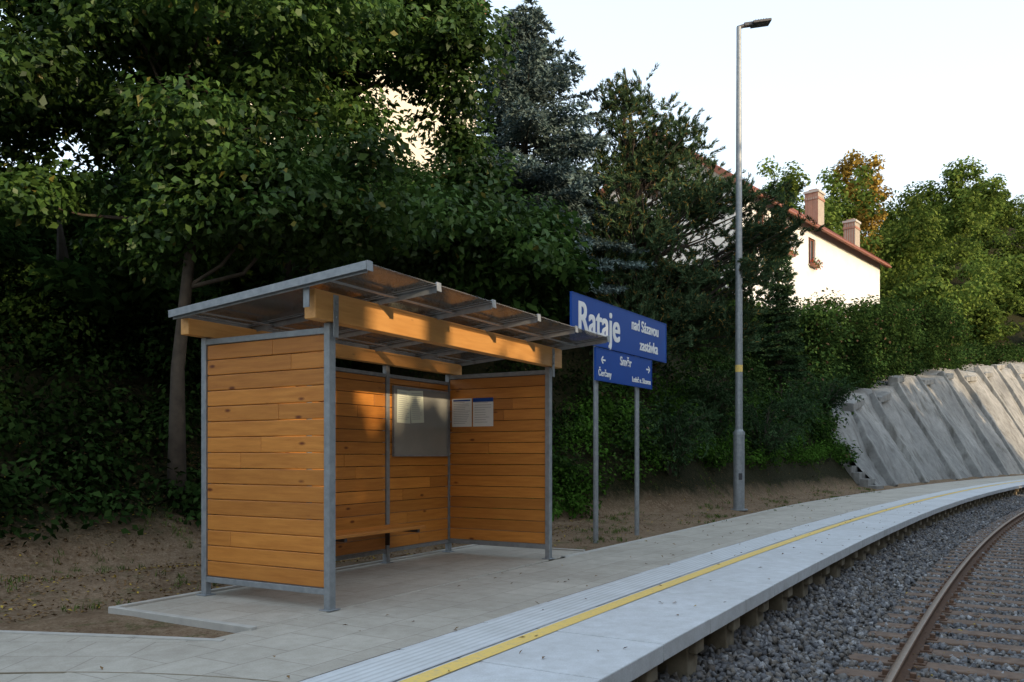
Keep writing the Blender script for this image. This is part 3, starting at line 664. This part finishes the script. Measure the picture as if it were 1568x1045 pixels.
def needles(P0_,P1_,k,L,W,spread,mat_dir_up=0.0):
    n=len(P0_); t=rng.random((n,k,1)); P=P0_[:,None]*(1-t)+P1_[:,None]*t; ax=unit(P1_-P0_)[:,None]
    rd=unit(rng.normal(size=(n,k,3))); rd=rd-ax*np.sum(rd*ax,-1,keepdims=True); Dr=unit(ax+unit(rd)*spread+np.array([0,0,mat_dir_up]))
    Nm=unit(np.cross(Dr,rng.normal(size=(n,k,3)))); P=P+Dr*L*0.45
    l=(L*rng.uniform(0.7,1.2,(n,k))).ravel(); return kites(P.reshape(-1,3),Dr.reshape(-1,3),Nm.reshape(-1,3),l,np.full(n*k,W),0.0)
def spruce(name,x,y,ztop,R0,mat,step=0.30,k=26,needle=(0.13,0.038),z_low=0.9):
    e=empty(name); z0=zxy(x,y); mb=MB(); mb.tube([(x,y,z0-0.3),(x,y,(z0+ztop)/2),(x,y,ztop)],[0.16,0.1,0.015],8)
    A_=[];B_=[]; z=z0+z_low; Ht=ztop-z0
    while z<ztop-0.1:
        f=(ztop-z)/Ht; r=R0*f**0.72+0.12; nb=int(8+5*f)
        for j in range(nb):
            az=rng.uniform(0,2*math.pi); rr=r*rng.uniform(0.7,1.15); o=np.array([math.cos(az),math.sin(az),0]); sd=np.array([-o[1],o[0],0])
            zz=z+rng.uniform(-0.12,0.12); lift=0.5*(1-f)**2
            pt=lambda u:np.array([x,y,zz])+o*rr*u+np.array([0,0,rr*(lift*u-0.30*f*u*u+0.12*f*u**4)])
            for u in np.arange(0.12,1.01,max(0.06,0.16/max(rr,0.4))):
                a=pt(u); l=(0.42*rr*(1-u)+0.16)*rng.uniform(0.7,1.2)
                for sg_ in (-1,1): A_.append(a); B_.append(a+(sd*sg_*0.8+o*0.65)*l+np.array([0,0,-0.18*l]))
            A_.append(pt(0.85)); B_.append(pt(1.08))
            if rr>0.7: q=[tuple(pt(u)) for u in (0,0.5,1)]; mb.tube(q,[0.02,0.012,0.004],4,cap=False)
        z+=step*(0.55+0.5*f)
    A_.append(np.array([x,y,ztop-0.5])); B_.append(np.array([x,y,ztop+0.1]))
    mb.obj('trunk',M_bark,e); leafmesh('needles',[needles(np.array(A_),np.array(B_),k,needle[0],needle[1],0.8)],mat,e); return len(A_)
spruce('blue_spruce_tree',0.30,20.0,11.9,3.1,M_spruce,0.33,26)
spruce('small_spruce_tree',10.0,31.2,9.2,1.0,M_yew,0.3,14)
# loose arching juniper bushes: many curved stems rising and drooping from one base
def juniper(x,y,h,r,n=46):
    e=empty('juniper_bush'); z0=zxy(x,y); A_=[];B_=[]; mb=MB()
    for i in range(n):
        az=rng.uniform(0,2*math.pi); o=np.array([math.cos(az),math.sin(az),0]); rr=r*rng.uniform(0.3,1.0); hh_=h*rng.uniform(0.55,1.05)*(1-0.35*rr/r)
        pt=lambda u:np.array([x,y,z0])+o*rr*u**1.3+np.array([0,0,hh_*(1.25*u-0.42*u**3)])
        P=[pt(u) for u in (0,0.35,0.7,1.0)]; mb.tube([tuple(p) for p in P],[0.02,0.014,0.008,0.003],4,cap=False)
        for u in np.linspace(0.25,1,13):
            a=pt(u); d=unit(np.array(o*0.6+rng.normal(0,0.6,3)+np.array([0,0,0.1])))
            A_.append(a); B_.append(a+d*rng.uniform(0.15,0.38)+np.array([0,0,-0.08]))
    mb.obj('stems',M_bark,e); leafmesh('needles',[needles(np.array(A_),np.array(B_),20,0.10,0.026,0.6,-0.1)],M_yew,e)
for (x,y,hgt,rr) in [(3.6,19.0,2.5,1.2),(7.4,24.5,2.6,1.5),(9.4,28.5,2.4,1.5),(5.4,22.3,3.0,1.3),(12.5,33.5,2.3,1.4)]: juniper(x,y,hgt,rr)
e=empty('pine_tree'); px,py=3.5,21.0; pz=zxy(px,py); mb=MB()
tr_=[(px,py,pz-0.4),(px-0.1,py,5),(px-0.3,py,8),(2.85,py,11.0)]; mb.tube(tr_,[0.2,0.16,0.09,0.02],9)
A_=[];B_=[]
crs=[((3.1,21,6.6),(2.3,2.0,2.2),100),((2.9,21,9.2),(1.0,1.0,1.5),38),((4.1,21,8.8),(0.75,0.9,1.3),26),((5.3,20.8,7.6),(1.5,1.2,0.45),30),((5.7,20.5,6.5),(1.4,1.2,0.4),26),((5.0,20.4,5.5),(1.7,1.4,0.5),34),((4.6,20.4,4.5),(1.7,1.2,0.5),28),((3.4,20,4.2),(2.2,1.2,1.0),46),((1.4,20.6,6.0),(0.9,1,1.6),26)]
for c,r,n in crs:
    for p in crown_centers(c,r,n,0.45):
        hz=min(max(p[2]-1.2,pz+1.5),10.3); q=Vector((px-0.1-(0.5 if hz>7 else 0),py,hz)); pv=Vector(p); mb.tube([q,q.lerp(pv,0.55)+Vector((0,0,-0.1)),pv],[0.035,0.02,0.008],5,cap=False)
        m=rng.integers(10,17); o=unit(rng.normal(size=(m,3))*np.array([1,1,0.45])+np.array([(p[0]-px)*0.2,(p[1]-py)*0.2,0.75]))
        a=p+rng.normal(0,0.16,(m,3))*np.array([1.5,1.5,0.8]); l=rng.uniform(0.22,0.45,(m,1)); A_+=list(a); B_+=list(a+o*l)
mb.obj('trunk_and_limbs',M_bark,e,smooth=True); leafmesh('needles',[needles(np.array(A_),np.array(B_),50,0.12,0.022,0.7,0.1)],M_pine,e)
e=empty('hillside_forest'); Vs=[]; Vg=[]
for i in range(330):
    s_=rng.uniform(56,150); d_=8.5+rng.random()**1.2*58; p=E(s_,d_); z=float(ZT(s_,d_)); r=rng.uniform(2.6,4.2)
    hw=float(np.interp(s_,s,hh))
    if (s_<74 and d_<24 and s_<60+d_) or p[0]<20 or d_<4.5+0.6*hw+1.5: continue
    ht=rng.uniform(4.5,9)
    for q in crown_centers((p[0],p[1],z+ht*0.5),(r*0.75,r*0.75,ht*0.5),10): Vs.append(blob(q,(r*0.36,r*0.36,r*0.28),130,0.46))
for (x,y,zt,r,g) in [(26,80,31,4,0),(31,78,30.0,4,0),(22,74,26,4,0),(34.5,82,33,3.4,1),(33,80,27,3.4,1),(40,85,30,5,0),(29,74,25,5,0),(37,80,27,5,0),(43,80,31,4,0),(25,76,26,5,0)]:
    for q in crown_centers((x,y,zt-6),(r*0.8,r*0.8,5.5),28): (Vg if g else Vs).append(blob(q,(r*0.3,r*0.3,r*0.28),150,0.42))
leafmesh('foliage',Vs,M_hill,e); leafmesh('autumn_foliage',Vg,M_gold,e)
# trees across the track (behind / right of the viewer) that keep the halt in shade
Vs=[]; e=empty('opposite_tree_row'); mb=MB(); sv=np.array(sd_)
holes=[((-1.15,7.25,2.46),0.20),((-0.85,7.78,2.44),0.28),((-0.42,8.5,2.48),0.34),((0.1,9.45,2.44),0.12),((-1.95,8.2,1.45),0.16),((-1.7,8.8,0.8),0.10)]  # gaps cut along sun rays to shape light patches on beam and wall
for row in (0,1):
  for s_ in np.arange(-44+row*2.3,60,4.6):
    d_=-15-row*4+rng.uniform(-1,1); p=E(s_,d_); ht=rng.uniform(10.5,13.5); mb.tube([(p[0],p[1],-0.8),(p[0],p[1],ht*0.6),(p[0],p[1],ht)],[0.3,0.2,0.05],7)
    for q in crown_centers((p[0],p[1],ht*0.5),(3.2,3.0,ht*0.5),42,0.6):
        v=blob(q,(1.3,1.3,1.1),55,0.8,asp=0.8).reshape(-1,4,3); c=v.mean(1); keep=np.ones(len(c),bool)
        for hp,hr in holes:
            w_=c-np.array(hp); dist=np.linalg.norm(w_-np.outer(w_@sv,sv),axis=1); keep&=dist>hr+0.36
        Vs.append(v[keep].reshape(-1,3))
mb.obj('trunks',M_bark,e); leafmesh('foliage',Vs,M_opp,e)
# ------------------------------------------------------------------ litter
M_litter=foliage('leaf_litter',(0.12,0.07,0.035),(0.28,0.18,0.09),0.7,2,0,(0.42,0.30,0.05),0.10)
def litter(n,s0,s1,d0,d1,L,zoff=0.012,flat=None):
    s_=rng.uniform(s0,s1,n); d_=rng.uniform(d0,d1,n); p=E(s_,d_); z=(ZT(s_,d_) if flat is None else np.full(n,flat))+zoff
    C=np.concatenate([p,z[:,None]],1); Nm=unit(rng.normal(0,0.25,(n,3))+np.array([0,0,1])); return kites(C,rng.normal(size=(n,3)),Nm,L*rng.uniform(0.5,1.3,n),L*0.6*rng.uniform(0.5,1,n))
leafmesh('fallen_leaves',[litter(16000,-9,9,4.6,9.8,0.05),litter(2500,4,30,3.3,5.5,0.05),litter(200,-4,20,0.05,2.7,0.045,0.012,0.0),litter(600,-3,12,-4,-0.6,0.05,0.03,-0.69)],M_litter)
n=9000; s_=rng.uniform(-6,28,n); d_=rng.uniform(2.85,8.5,n); cl=(np.sin(s_*2.3+1)*np.sin(d_*3.1+s_)+rng.normal(0,0.3,n))>0.7
sl_,dl_=SD(*np.array([-1.471+0.498*2,6.703+0.867*2])); inside=(s_>sl_-4.1)&(s_<sl_+3.2)&(d_<4.7)
s_,d_=s_[cl&~inside],d_[cl&~inside]; s_=np.repeat(s_,9)+rng.normal(0,0.03,len(s_)*9); d_=np.repeat(d_,9)+rng.normal(0,0.03,len(d_)*9); m=len(s_)
C=np.concatenate([E(s_,d_),(ZT(s_,d_)+0.03)[:,None]],1); Dr=unit(np.array([0,0,1])+rng.normal(0,0.4,(m,3))); Nm=unit(np.cross(Dr,rng.normal(size=(m,3))))
leafmesh('grass_tufts',[kites(C,Dr,Nm,rng.uniform(0.05,0.12,m),np.full(m,0.009),0)],foliage('grass',(0.06,0.10,0.02),(0.15,0.20,0.06),0.7,2,0))
print('faces',sum(len(m.polygons) for m in bpy.data.meshes))
